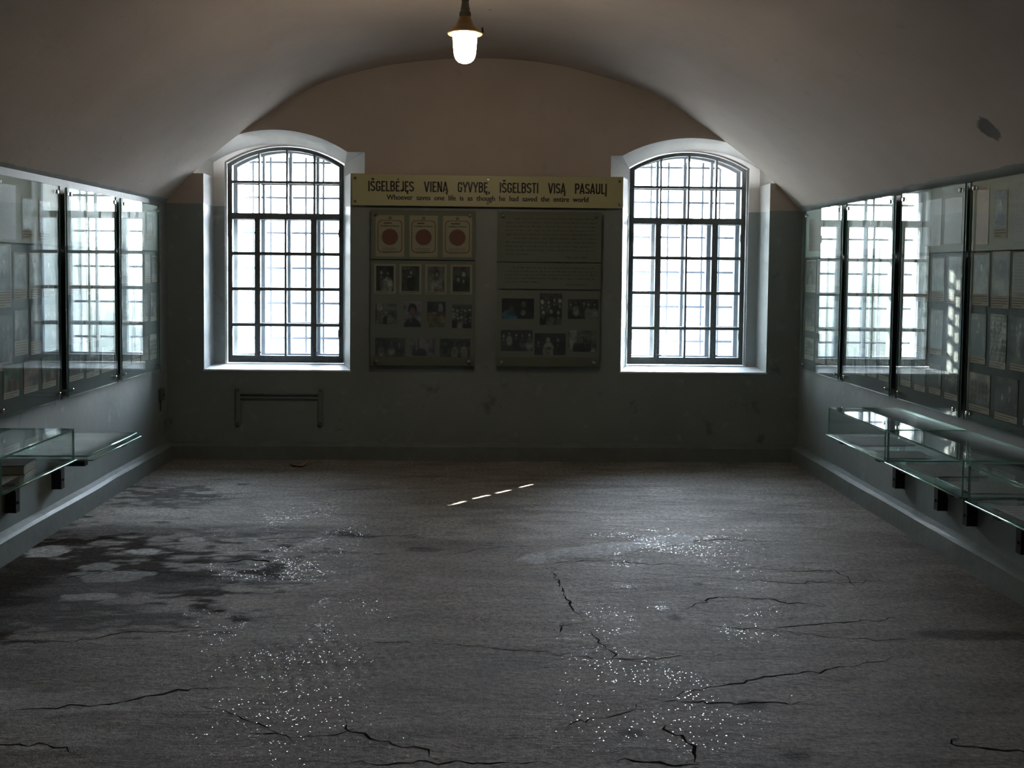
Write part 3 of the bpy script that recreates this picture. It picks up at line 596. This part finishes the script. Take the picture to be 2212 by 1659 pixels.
MAT['seal'] = simple('red_print', (.19, .065, .042), .6, var=.2, scale=120)
def text_obj(s_, cx, cz, y, size, width, name, parent, mat, bold=0.0, gap=0, bx=0):
    c = bpy.data.curves.new(name, 'FONT'); c.body = s_; c.size = size; c.align_x = 'CENTER'; c.extrude = .0003; c.offset = bold; c.resolution_u = 3
    c.materials.append(MAT[mat]); o = bpy.data.objects.new(name, c); C.objects.link(o); o.parent = parent
    o.rotation_euler = (PI/2, 0, 0); o.location = (cx, y, cz); bpy.context.view_layer.update()
    me = bpy.data.meshes.new_from_object(o.evaluated_get(bpy.context.evaluated_depsgraph_get())); xs = [v.co.x for v in me.vertices]
    k_ = width/(max(xs)-min(xs)); xm = (max(xs)+min(xs))/2
    for v in me.vertices: x_, y_, z_ = v.co; v.co = (cx+(x_-xm)*k_, y-z_, cz+y_)
    bpy.data.objects.remove(o); vs = [v.co.copy() for v in me.vertices]; fs = [tuple(p.vertices) for p in me.polygons]
    cuts = [-9]
    if gap:
        reach = None
        for lo, hi in sorted((min(vs[j].x for j in f), max(vs[j].x for j in f)) for f in fs):
            if reach is not None and lo-reach > gap: cuts.append((lo+reach)/2)
            reach = hi if reach is None else max(reach, hi)
    cuts.append(9)
    for lo, hi in zip(cuts, cuts[1:]):                       # one mesh per word; strokes thickened by shifted copies
        m_ = MB(); ids = [i for i, v in enumerate(vs) if lo < v.x < hi]; mp = {j: k2 for k2, j in enumerate(ids)}
        ff = [tuple(mp[j] for j in f) for f in fs if f[0] in mp]
        for q, sh in enumerate((-bx, 0, bx) if bx else (0,)): m_.add([(vs[j].x+sh, vs[j].y-.00005*q, vs[j].z) for j in ids], ff)
        m_.build(name, mat, parent, fix=False)
    return None

# --- sign over the panels
sg = tag(empty('sign_board', (.058, YW, 1.955)), 'long pale yellow sign board with black Lithuanian lettering between the two windows', 'sign')
SW, SH = 2.066, .235
o = MB().box(-SW/2, SW/2, -.046, -.036, 0, SH, bev=.0015).build('board', 'sign', sg)
# condensed grotesque capitals drawn as strokes in a cell one unit high; (advance width, polylines)
def arcp(cx, cy_, rx, ry, a0, a1, n=8): return [(cx+rx*math.cos(math.radians(a0+(a1-a0)*i/n)), cy_+ry*math.sin(math.radians(a0+(a1-a0)*i/n))) for i in range(n+1)]
OG = [(.30, .06), (.25, -.06), (.27, -.15), (.36, -.17)]
SS = arcp(.23, .76, .15, .16, 10, 180, 6)+[(.08, .68)]+[(.13, .56), (.33, .44)]+[(.38, .32)]+arcp(.23, .24, .15, .16, 0, -170, 6)
GL = {'I': (.20, [[(.10, 0), (.10, 1)]]), 'E': (.40, [[(.10, 0), (.10, 1)], [(.10, .93), (.38, .93)], [(.10, .52), (.34, .52)], [(.10, .07), (.38, .07)]]),
      'L': (.38, [[(.10, 0), (.10, 1)], [(.10, .07), (.37, .07)]]), 'S': (.46, [SS]), 'N': (.48, [[(.10, 0), (.10, 1)], [(.38, 0), (.38, 1)], [(.11, .96), (.37, .04)]]),
      'G': (.47, [[(.38, .70)]+arcp(.24, .77, .14, .16, 0, 180, 6)+arcp(.24, .23, .14, .16, 180, 360, 6)+[(.38, .45), (.25, .45)]]),
      'B': (.47, [[(.10, 0), (.10, 1)], [(.10, .93), (.26, .93)]+arcp(.26, .74, .12, .19, 90, -90, 6)+[(.10, .54)], [(.26, .54)]+arcp(.27, .30, .12, .23, 90, -90, 6)+[(.10, .07)]]),
      'J': (.38, [[(.29, 1), (.29, .24)]+arcp(.18, .22, .11, .15, 0, -160, 6)]), 'V': (.48, [[(.05, 1), (.23, .04), (.41, 1)]]), 'Y': (.46, [[(.04, 1), (.23, .44), (.42, 1)], [(.23, .46), (.23, 0)]]),
      'A': (.48, [[(.05, 0), (.23, .97), (.41, 0)], [(.12, .24), (.34, .24)]]), 'P': (.45, [[(.10, 0), (.10, 1)], [(.10, .93), (.25, .93)]+arcp(.26, .70, .13, .23, 90, -90, 6)+[(.10, .47)]]),
      'U': (.48, [[(.10, 1), (.10, .24)]+arcp(.24, .22, .14, .16, 180, 360, 8)+[(.38, 1)]]), 'T': (.42, [[(.02, .93), (.40, .93)], [(.21, .93), (.21, 0)]]), ',': (.22, [[(.12, .10), (.12, .02), (.06, -.14)]])}
def with_mark(b_, extra): return (GL[b_][0], GL[b_][1]+extra)
GL['Š'] = with_mark('S', [[(.12, 1.24), (.23, 1.12), (.34, 1.24)]]); GL['Ė'] = with_mark('E', [[(.24, 1.11), (.24, 1.24)]])
GL['Ę'] = with_mark('E', [OG]); GL['Ą'] = (GL['A'][0], GL['A'][1]+[[(x+.08, y) for x, y in OG]]); GL['Į'] = (GL['I'][0]+.04, GL['I'][1]+[[(x-.19, y) for x, y in OG]])
def word(txt, x0, x1, z, h, y, parent):
    adv = sum(GL[c][0] for c in txt); sc_ = (x1-x0)/adv; cur = 0; mbx = MB()
    for ch in txt:
        w_, st = GL[ch]
        for pl_ in st: stroke(mbx, pl_, .135, lambda a, b2, cur=cur: (x0+(cur+a)*sc_, z+b2*h), y)
        cur += w_
    return mbx.build('headline_word', 'ink', parent, fix=False)
for txt, a, b_ in (('IŠGELBĖJĘS', 243, 578), ('VIENĄ', 648, 825), ('GYVYBĘ,', 890, 1130), ('IŠGELBSTI', 1195, 1482), ('VISĄ', 1550, 1680), ('PASAULĮ', 1743, 1985)):
    word(txt, (a-1057)/952-.058+.0, (b_-1057)/952-.058, .107, .079, -.0466, sg)
text_obj('Whoever  saves  one  life  is  as  though  he  had  saved  the  entire  world', 0.0, .045, -.0465, .056, 1.54, 'subtitle_word', sg, 'ink', .0004, .0095, .0014)
for x in (-SW/2+.025, .0, SW/2-.025):
    for z in (.03, SH-.03): MB().tube([(x, 0, z), (x, -.046, z)], .006, 10).tube([(x, -.046, z), (x, -.053, z), (x, -.056, z)], [.0105, .0105, .007], 14).build('standoff_bolt', 'chrome', sg, True)

# --- the two panels on the back wall (photo pixels -> metres on the wall)
def px(kind, x0, y0, x1, y1, ox, oz, opt=None, S=280.):
    t = (kind, (x0-ox)/S, (oz-y1)/S, (x1-ox)/S, (oz-y0)/S); return t+((opt,) if opt else ())
A = lambda cx, s=3.606: 740+cx/s
B = lambda cy, s=3.606: 360+cy/s
ox, oz = 801, 794
it = [px('certificate', A(258), B(405), A(478), B(722), ox, oz), px('certificate', A(518), B(405), A(735), B(722), ox, oz), px('certificate', A(775), B(405), A(998), B(722), ox, oz)]
it += [px(k_, A(a), B(778), A(b_), B(1010), ox, oz, {'b': .017, 'mat': 'print_mount', 'cap': .022}) for k_, a, b_ in (('family', 247, 415), ('dark', 443, 612), ('portrait', 641, 807), ('couple', 836, 1003))]
it += [px('street', A(258), B(1085), A(425), B(1245), ox, oz), px('woman', A(477), B(1066), A(611), B(1265), ox, oz), px('memorial', A(658), B(1066), A(800), B(1265), ox, oz), px('group', A(850), B(1087), A(1000), B(1270), ox, oz)]
it += [px('group', A(258), B(1350), A(490), B(1495), ox, oz), px('flags', A(527), B(1347), A(727), B(1488), ox, oz), px('group', A(757), B(1352), A(993), B(1495), ox, oz)]
MAT['print_mount'] = simple('cream_mount', (.36, .33, .23), .7, var=.06)
panel((-.832, YW-.0015, .733), 0, .80, 1.19, 'glass display panel with three red-sealed certificates above small photographs, on back wall', 'glass display panels', it, 0, None, None,
      gap_boards=[(0, (oz-B(752))/280, 'film_olive'), ((oz-B(742))/280, 1.19, 'film_olive')])
A2 = lambda cx: 1040+cx/3.606
ox = 1071; oz = 795
it = [px('text', A2(150), B(387), A2(920), B(752), ox, oz, {'rows': 10}), px('text', A2(150), B(768), A2(920), B(962), ox, oz, {'rows': 5})]
it += [px(k_, A2(a), B(c), A2(b_), B(d_), ox, oz) for k_, a, c, b_, d_ in (('blueman', 155, 1040, 405, 1198), ('group', 450, 997, 622, 1243), ('group', 668, 1040, 905, 1195), ('group', 150, 1285, 397, 1448), ('priest', 413, 1308, 655, 1478), ('street', 668, 1283, 897, 1450))]
panel((.130, YW-.0015, .733), 0, .80, 1.19, 'glass display panel with two blocks of handwritten text above six photographs', 'glass display panels', it, 0, None, None,
      gap_boards=[(0, (oz-B(975))/280, 'film_olive'), ((oz-B(965))/280, (oz-B(762))/280, 'film_olive'), ((oz-B(755))/280, 1.19, 'film_olive')])

# --- side panels: rows given as fractions from the top
def rows(W, H, spec):
    out = []
    for kinds, u0, u1, gap, v0, v1, opt in spec:
        n_ = len(kinds); wd = ((u1-u0)*W-gap*(n_-1))/n_
        for i, k_ in enumerate(kinds):
            x = u0*W+i*(wd+gap); dv = 0 if i % 2 else .006; o_ = dict(opt)
            out.append((k_, x, H*(1-v1)+dv, x+wd, H*(1-v0)-dv, o_))
    return out
DOC = {'mat': 'paper'}; FR = {'b': .009, 'cap': .055, 'mat': 'paper'}; CP = {'cap': .032, 'mat': 'paper'}; PW, PH = .785, 1.19
def spec1(h, r2, r3, r4): return rows(PW, PH, [(h, .10, .94, .04, .05, .26, DOC), (r2, .04, .96, .03, .305, .515, FR), (r3, .05, .95, .04, .545, .755, CP), (r4, .05, .95, .045, .79, .935, CP)])
RZ = -PI/2; XP = XR; gR = 'glass display panels'
RP = [(7.615, spec1(['document', 'document'], ['portrait', 'document', 'portrait'], ['group', 'group', 'portrait'], ['building', 'group', 'group']), 'glass display panel on the right wall nearest the back corner'),
      (6.745, spec1(['document', 'portrait', 'document'], ['portrait']*4, ['group', 'portrait', 'group'], ['street', 'building', 'group', 'group']), 'glass display panel on the right wall fully covered by the barred window reflection'),
      (5.865, spec1(['document', 'document', 'document'], ['portrait', 'portrait', 'portrait', 'portrait'], ['group', 'portrait', 'portrait', 'group'], ['street', 'group', 'group', 'group']), 'glass display panel on the right wall reflecting the sunlit window jamb'),
      (5.025, [('orange', .05, .875, .17, 1.155, DOC), ('portrait', .225, .90, .345, 1.13, {'b': .008, 'cap': .05, 'mat': 'paper'}), ('document', .40, .88, .55, 1.15, DOC), ('portrait', .60, .90, .74, 1.14, FR)]
       + rows(PW, PH, [(['portrait', 'portrait', 'form', 'form'], .04, .97, .025, .295, .52, FR), (['dark', 'crowd', 'group', 'group'], .04, .96, .04, .545, .76, CP), (['building', 'couple', 'group'], .04, .95, .05, .79, .96, CP)]),
       'glass display panel on the right wall with an orange document at its top left')]
for y, it, lab in RP: panel((XP, y, .75), RZ, PW, PH, lab, gR, it, .29, 'film_pale', 'film_dark')
LP = [(4.985, [('document', .07, .88, .25, 1.15, DOC), ('portrait', .315, .885, .455, 1.10, {'b': .008, 'cap': .05, 'mat': 'paper'}), ('portrait', .515, .88, .665, 1.10, {'b': .008, 'cap': .05, 'mat': 'paper'}),
               ('portrait', .03, .54, .19, .855, {'b': .01, 'cap': .085, 'mat': 'paper'}), ('portrait', .215, .575, .36, .815, {'b': .01, 'cap': .06, 'mat': 'paper'}), ('portrait', .39, .575, .535, .815, FR), ('portrait', .565, .575, .70, .815, FR),
               ('family', .055, .23, .19, .50, {'cap': .04, 'mat': 'paper'}), ('street', .215, .29, .37, .52, {'cap': .075, 'mat': 'paper'}), ('portrait', .405, .28, .53, .54, {'cap': .07, 'mat': 'paper'}), ('group', .57, .28, .72, .54, CP),
               ('colour', .09, .085, .26, .255, CP), ('blossom', .315, .085, .485, .255, CP), ('colour', .535, .085, .71, .255, CP)], 'leftmost glass display panel on the left wall, tall brown document at its upper left'),
      (5.845, spec1(['document', 'document', 'document'], ['document', 'portrait', 'portrait', 'portrait'], ['group', 'portrait', 'group'], ['group', 'crowd', 'building']), 'middle glass display panel on the left wall, filled by the white window reflection'),
      (6.715, rows(PW, PH, [(['document', 'document', 'document'], .05, .62, .04, .05, .25, DOC), (['portrait', 'portrait', 'portrait', 'portrait', 'portrait'], .04, .97, .03, .30, .47, FR), (['group', 'portrait', 'group', 'street'], .05, .95, .06, .53, .70, CP), (['group', 'building', 'street', 'building'], .05, .95, .03, .78, .93, CP)])
       + [('family', .535, .93, .69, 1.14, {'b': .006, 'cap': .045, 'mat': 'paper'})], 'glass display panel nearest the back corner on the left wall, right third free of reflection')]
for y, it, lab in LP: panel((XL, y, .725), PI/2, PW-(.02 if y < 5.5 else 0), PH, lab, gR, it, .275, 'film_pale', 'film_dark')

# ------------------------------------------------------------------ wall-hung glass cases. local x along the wall, +y into the room, z world
def bracket(parent, x, zb, depth):
    m_ = MB().box(x-.022, x+.022, .0, .055, .22, zb-.014).box(x-.022, x+.022, .0, depth-.05, zb-.044, zb-.014)
    m_.tube([(x, .054, .27), (x, .062, .27)], .008, 8).tube([(x, .054, .42), (x, .062, .42)], .008, 8); m_.box(x-.022, x+.022, depth-.11, depth-.05, zb-.014, zb-.006)
    return m_.build('bracket', 'steel', parent)
def gbox(mbx, name, parent, flat_axis, mat='clear'):
    o = mbx.build(name, [mat, 'edge'], parent)
    for p in o.data.polygons: p.material_index = 0 if abs(p.normal[flat_axis]) > .9 else 1
    return o
def case(x, y, rz, L, depth, zb, zt, label, group, box=True, double=False, bx=None):
    root = tag(empty('display_case' if box else 'glass_shelf', (x, y, 0), rz), label, 'display case' if box else 'shelf', group); t = .007
    def plate(name, x1, y1, z0, z1):
        o = gbox(MB().box(0, x1, .006, y1, z0, z1), name, root, 2); bm = bmesh.new(); bm.from_mesh(o.data)
        ed = [e for e in bm.edges if all(v.co.y > y1-.001 for v in e.verts) and abs(e.verts[0].co.x-e.verts[1].co.x) > .1]
        r_ = bmesh.ops.bevel(bm, geom=ed, offset=(z1-z0)*.46, segments=5, affect='EDGES', profile=.5)
        for f in bm.faces:
            if f.calc_center_median().y > y1-.006 and abs(f.normal.z) < .999: f.material_index = 1
            f.smooth = f.material_index == 1 and abs(f.normal.x) < .5
        bm.to_mesh(o.data); bm.free(); o.data.update()
    plate('base_plate', L, depth+.012, zb-.007, zb+.001)
    if double: plate('upper_plate', L-.01, depth-.012, zb+.012, zb+.020)
    if box:
        gbox(MB().box(0, L, .006, depth, zt-t, zt), 'glass_top', root, 2)
        gbox(MB().box(0, L, depth-t, depth, zb+.0015, zt-t-.0005), 'glass_front', root, 1)
        for a in (0, L-t): gbox(MB().box(a, a+t, .006, depth-t-.0005, zb+.0015, zt-t-.0005), 'glass_side', root, 0)
    for q in (bx or (.12, L-.14)): bracket(root, q, zb, depth)
    return root
gC = 'wall-hung glass display cases'
# right wall: local +y must point to -x, local +x towards the camera (-y)... rz = +90deg: x->+y, y->-x
case(XR, 5.09, PI/2, .84, .43, .525, .685, 'glass display case on the right wall, farthest from the camera, with pale sheets inside', gC, bx=(.22, .77))
case(XR, 4.255, PI/2, .80, .43, .525, .685, 'middle glass display case on the right wall, beside the farthest one', gC, bx=(.22, .73))
case(XR, 3.43, PI/2, .77, .43, .522, .680, 'glass display case cut off by the right edge of the photo', gC)
# left wall: rz = -90deg: x->-y, y->+x
case(XL, 4.95, -PI/2, .75, .44, .54, .69, 'glass display case on the left wall with a dark book inside', gC, bx=(-.0+.03, .50))
case(XL, 5.86, -PI/2, .74, .45, .505, 0, 'empty open glass shelf of two stacked plates on the left wall', None, box=False, double=True, bx=(.10, .66))
# papers and a book inside the cases
def sheet(name, x0, x1, y0, y1, z, rz, label, cat, group=None, mat='paper_white'):
    cx, cy_ = (x0+x1)/2, (y0+y1)/2; root = tag(empty(name, (cx, cy_, z), rz), label, cat, group); w_, h_ = x1-x0, y1-y0; m_ = MB()
    nx = 8; vs = []
    for k_ in (0, 1):
        for i in range(nx+1): 
            for j in (0, 1): vs.append((-w_/2+w_*i/nx, -h_/2+h_*j, k_*.001+.0012*math.sin(i*1.1)**2))
    f = []
    for i in range(nx): f += [(2*i, 2*i+1, 2*i+3, 2*i+2), (18+2*i, 18+2*i+2, 18+2*i+3, 18+2*i+1), (2*i, 2*i+2, 20+2*i, 18+2*i), (2*i+1, 19+2*i, 21+2*i, 2*i+3)]
    f += [(0, 18, 19, 1), (16, 17, 35, 34)]; m_.add(vs, f).build('paper', mat, root, fix=True)
    r = random.Random(label); tl = MB(); rows_ = int(h_/.03)
    for q in range(rows_):
        yy = -h_/2+.014+q*(h_-.028)/max(1, rows_-1); x = -w_/2+.015; end = w_/2-.015-r.random()*.03
        while x < end: wl = min(r.uniform(.012, .035), end-x); tl.box(x, x+wl*.8, yy-.0012, yy+.0012, .0024, .0028); x += wl
    tl.build('printed_lines', 'faint', root); return root
MAT['paper_white'] = simple('case_paper', (.50, .52, .55), .6, var=.05)
Z1 = .527
gP = 'sheets lying in the right wall cases'
for a in [(2.10, 2.42, 5.52, 5.82, 0.04, 'large pale sheet at the far end of the farthest right case'), (2.12, 2.36, 5.14, 5.36, -.08, 'pale sheet at the near end of the farthest right case'),
          (2.13, 2.40, 4.68, 4.98, .03, 'pale sheet at the far end of the middle right case'), (2.15, 2.42, 4.32, 4.56, -.05, 'pale sheet at the near end of the middle right case'), (2.12, 2.42, 3.80, 4.10, .03, 'pale sheet in the case cut off by the right edge')]:
    sheet('paper_sheet', a[0], a[1], a[2], a[3], Z1 if a[2] > 4.2 else Z1-.003, a[4], a[5], 'paper', gP)
sheet('paper_sheet', -2.33, -2.02, 4.26, 4.52, .5425, .06, 'pale sheet lying in front of the book in the left case', 'paper')
bk = tag(empty('book', (-2.13, 4.62, .5425), .12), 'dark-covered book lying in the left glass display case', 'book')
MB().box(-.11, .11, -.085, .085, .0, .004).box(-.11, .11, -.085, .085, .040, .045).box(-.112, -.106, -.085, .085, 0, .045).build('cover', 'book', bk)
MB().box(-.105, .104, -.080, .080, .0042, .0398).build('page_block', 'pages', bk)

# ------------------------------------------------------------------ pendant lamp
lx, ly = -.089, 5.5
lamp = tag(empty('pendant_lamp', (lx, ly, 2.575)), 'lit industrial pendant lamp with ochre cone and glowing glass jar, hanging from the vault', 'lamp')
dome = [(.0, 0), (.018, .001), (.034, .007), (.046, .018), (.054, .033), (.058, .05), (.061, .08), (.0635, .12), (.065, .148), (.065, .152)]
MB().lathe(dome, n=48).build('glass_jar', 'glow', lamp, True)
MB().lathe([(.066, .150), (.091, .152), (.094, .156), (.093, .161), (.083, .166), (.078, .178), (.066, .186), (.052, .205), (.040, .226), (.032, .240), (.030, .244), (.020, .244)], n=48).build('reflector_cone', 'lamp_paint', lamp, True)
MB().lathe([(.030, .243), (.032, .25), (.031, .268), (.027, .272), (.024, .276), (.025, .29), (.022, .294), (.019, .318), (.017, .322), (.020, .326), (.020, .338), (.014, .345), (.009, .35)], n=32).build('neck', 'lamp_grey', lamp, True)
MB().tube([(0, 0, .345), (0, 0, .512)], .006, 12).lathe([(.006, .47), (.03, .48), (.042, .50), (.045, .512)], n=24).build('suspension_rod', 'cord', lamp, True)
MB().box(.088, .098, -.008, .008, .160, .190, bev=.002).tube([(.086, 0, .163), (.100, 0, .168)], .006).build('clamp_screw', 'lamp_dark', lamp)

# ------------------------------------------------------------------ small things
rail = tag(empty('wall_rail', (-1.53, YW, .26)), 'painted metal rail frame fixed low on the back wall under the left window', 'rail')
mb = MB()
for x in (-.315, .315): mb.box(x-.018, x+.018, -.022, -.0, 0, .29, bev=.003)
mb.build('upright', 'rail', rail)
for z in (.247, .215): MB().tube([(-.30, -.018, z), (.30, -.018, z)], .008, 10).build('crossbar', 'rail', rail, True)
mb = MB()
for x in (-.315, .315):
    for z in (.02, .27): mb.tube([(x, -.02, z), (x, -.028, z)], .007, 8)
mb.build('screw_head', 'lamp_dark', rail)
jb = tag(empty('junction_box', (XL, 7.68, .47)), 'small dark electrical box low on the left wall near the back corner', 'electrical box')
MB().box(0, .03, -.035, .035, 0, .09, bev=.004).build('housing', 'mirror_black', jb); MB().tube([(.03, 0, .045), (.036, 0, .045)], .012, 12).build('knob', 'lamp_dark', jb); MB().tube([(.008, 0, 0), (.008, 0, -.08)], .006, 8).build('cable_stub', 'mirror_black', jb)
# leaf: lobed, curled
lf = []; r = random.Random(3); nl = 44
for i in range(nl):
    t = 2*PI*i/nl; rad = .062*(.55+.45*abs(math.cos(2.5*t)))*(1+.12*math.sin(9*t)); lf.append((rad*math.cos(t)*1.15, rad*math.sin(t)))
vs = [(0, 0, .006)]; fs = []
for k_ in (.5, 1):
    for (x, y) in lf: vs.append((x*k_, y*k_, .004+.016*abs(x*k_/.05)**1.5*k_+.006*math.sin(y*90)))
for i in range(nl): j = (i+1) % nl; fs += [(0, 1+i, 1+j), (1+i, 1+nl+i, 1+nl+j, 1+j)]
n0 = len(vs); vs += [(x, y, z+.0009) for x, y, z in vs]; fs += [tuple(q+n0 for q in f)[::-1] for f in fs]; fs += [(1+nl+i, 1+nl+(i+1) % nl, n0+1+nl+(i+1) % nl, n0+1+nl+i) for i in range(nl)]
leaf = MB().add(vs, fs).build('dry_leaf', 'leaf', smooth=True); leaf.location = (-1.335, 7.56, fz(-1.335, 7.56)); leaf.rotation_euler = (0, 0, .3)
tag(leaf, 'curled dry brown leaf on the floor by the back wall', 'leaf')
leaf_stem = MB().tube([(-.06, 0, .012), (-.09, .01, .010), (-.11, .012, .004)], .0012, 6).build('leaf_stem', 'leaf', leaf)
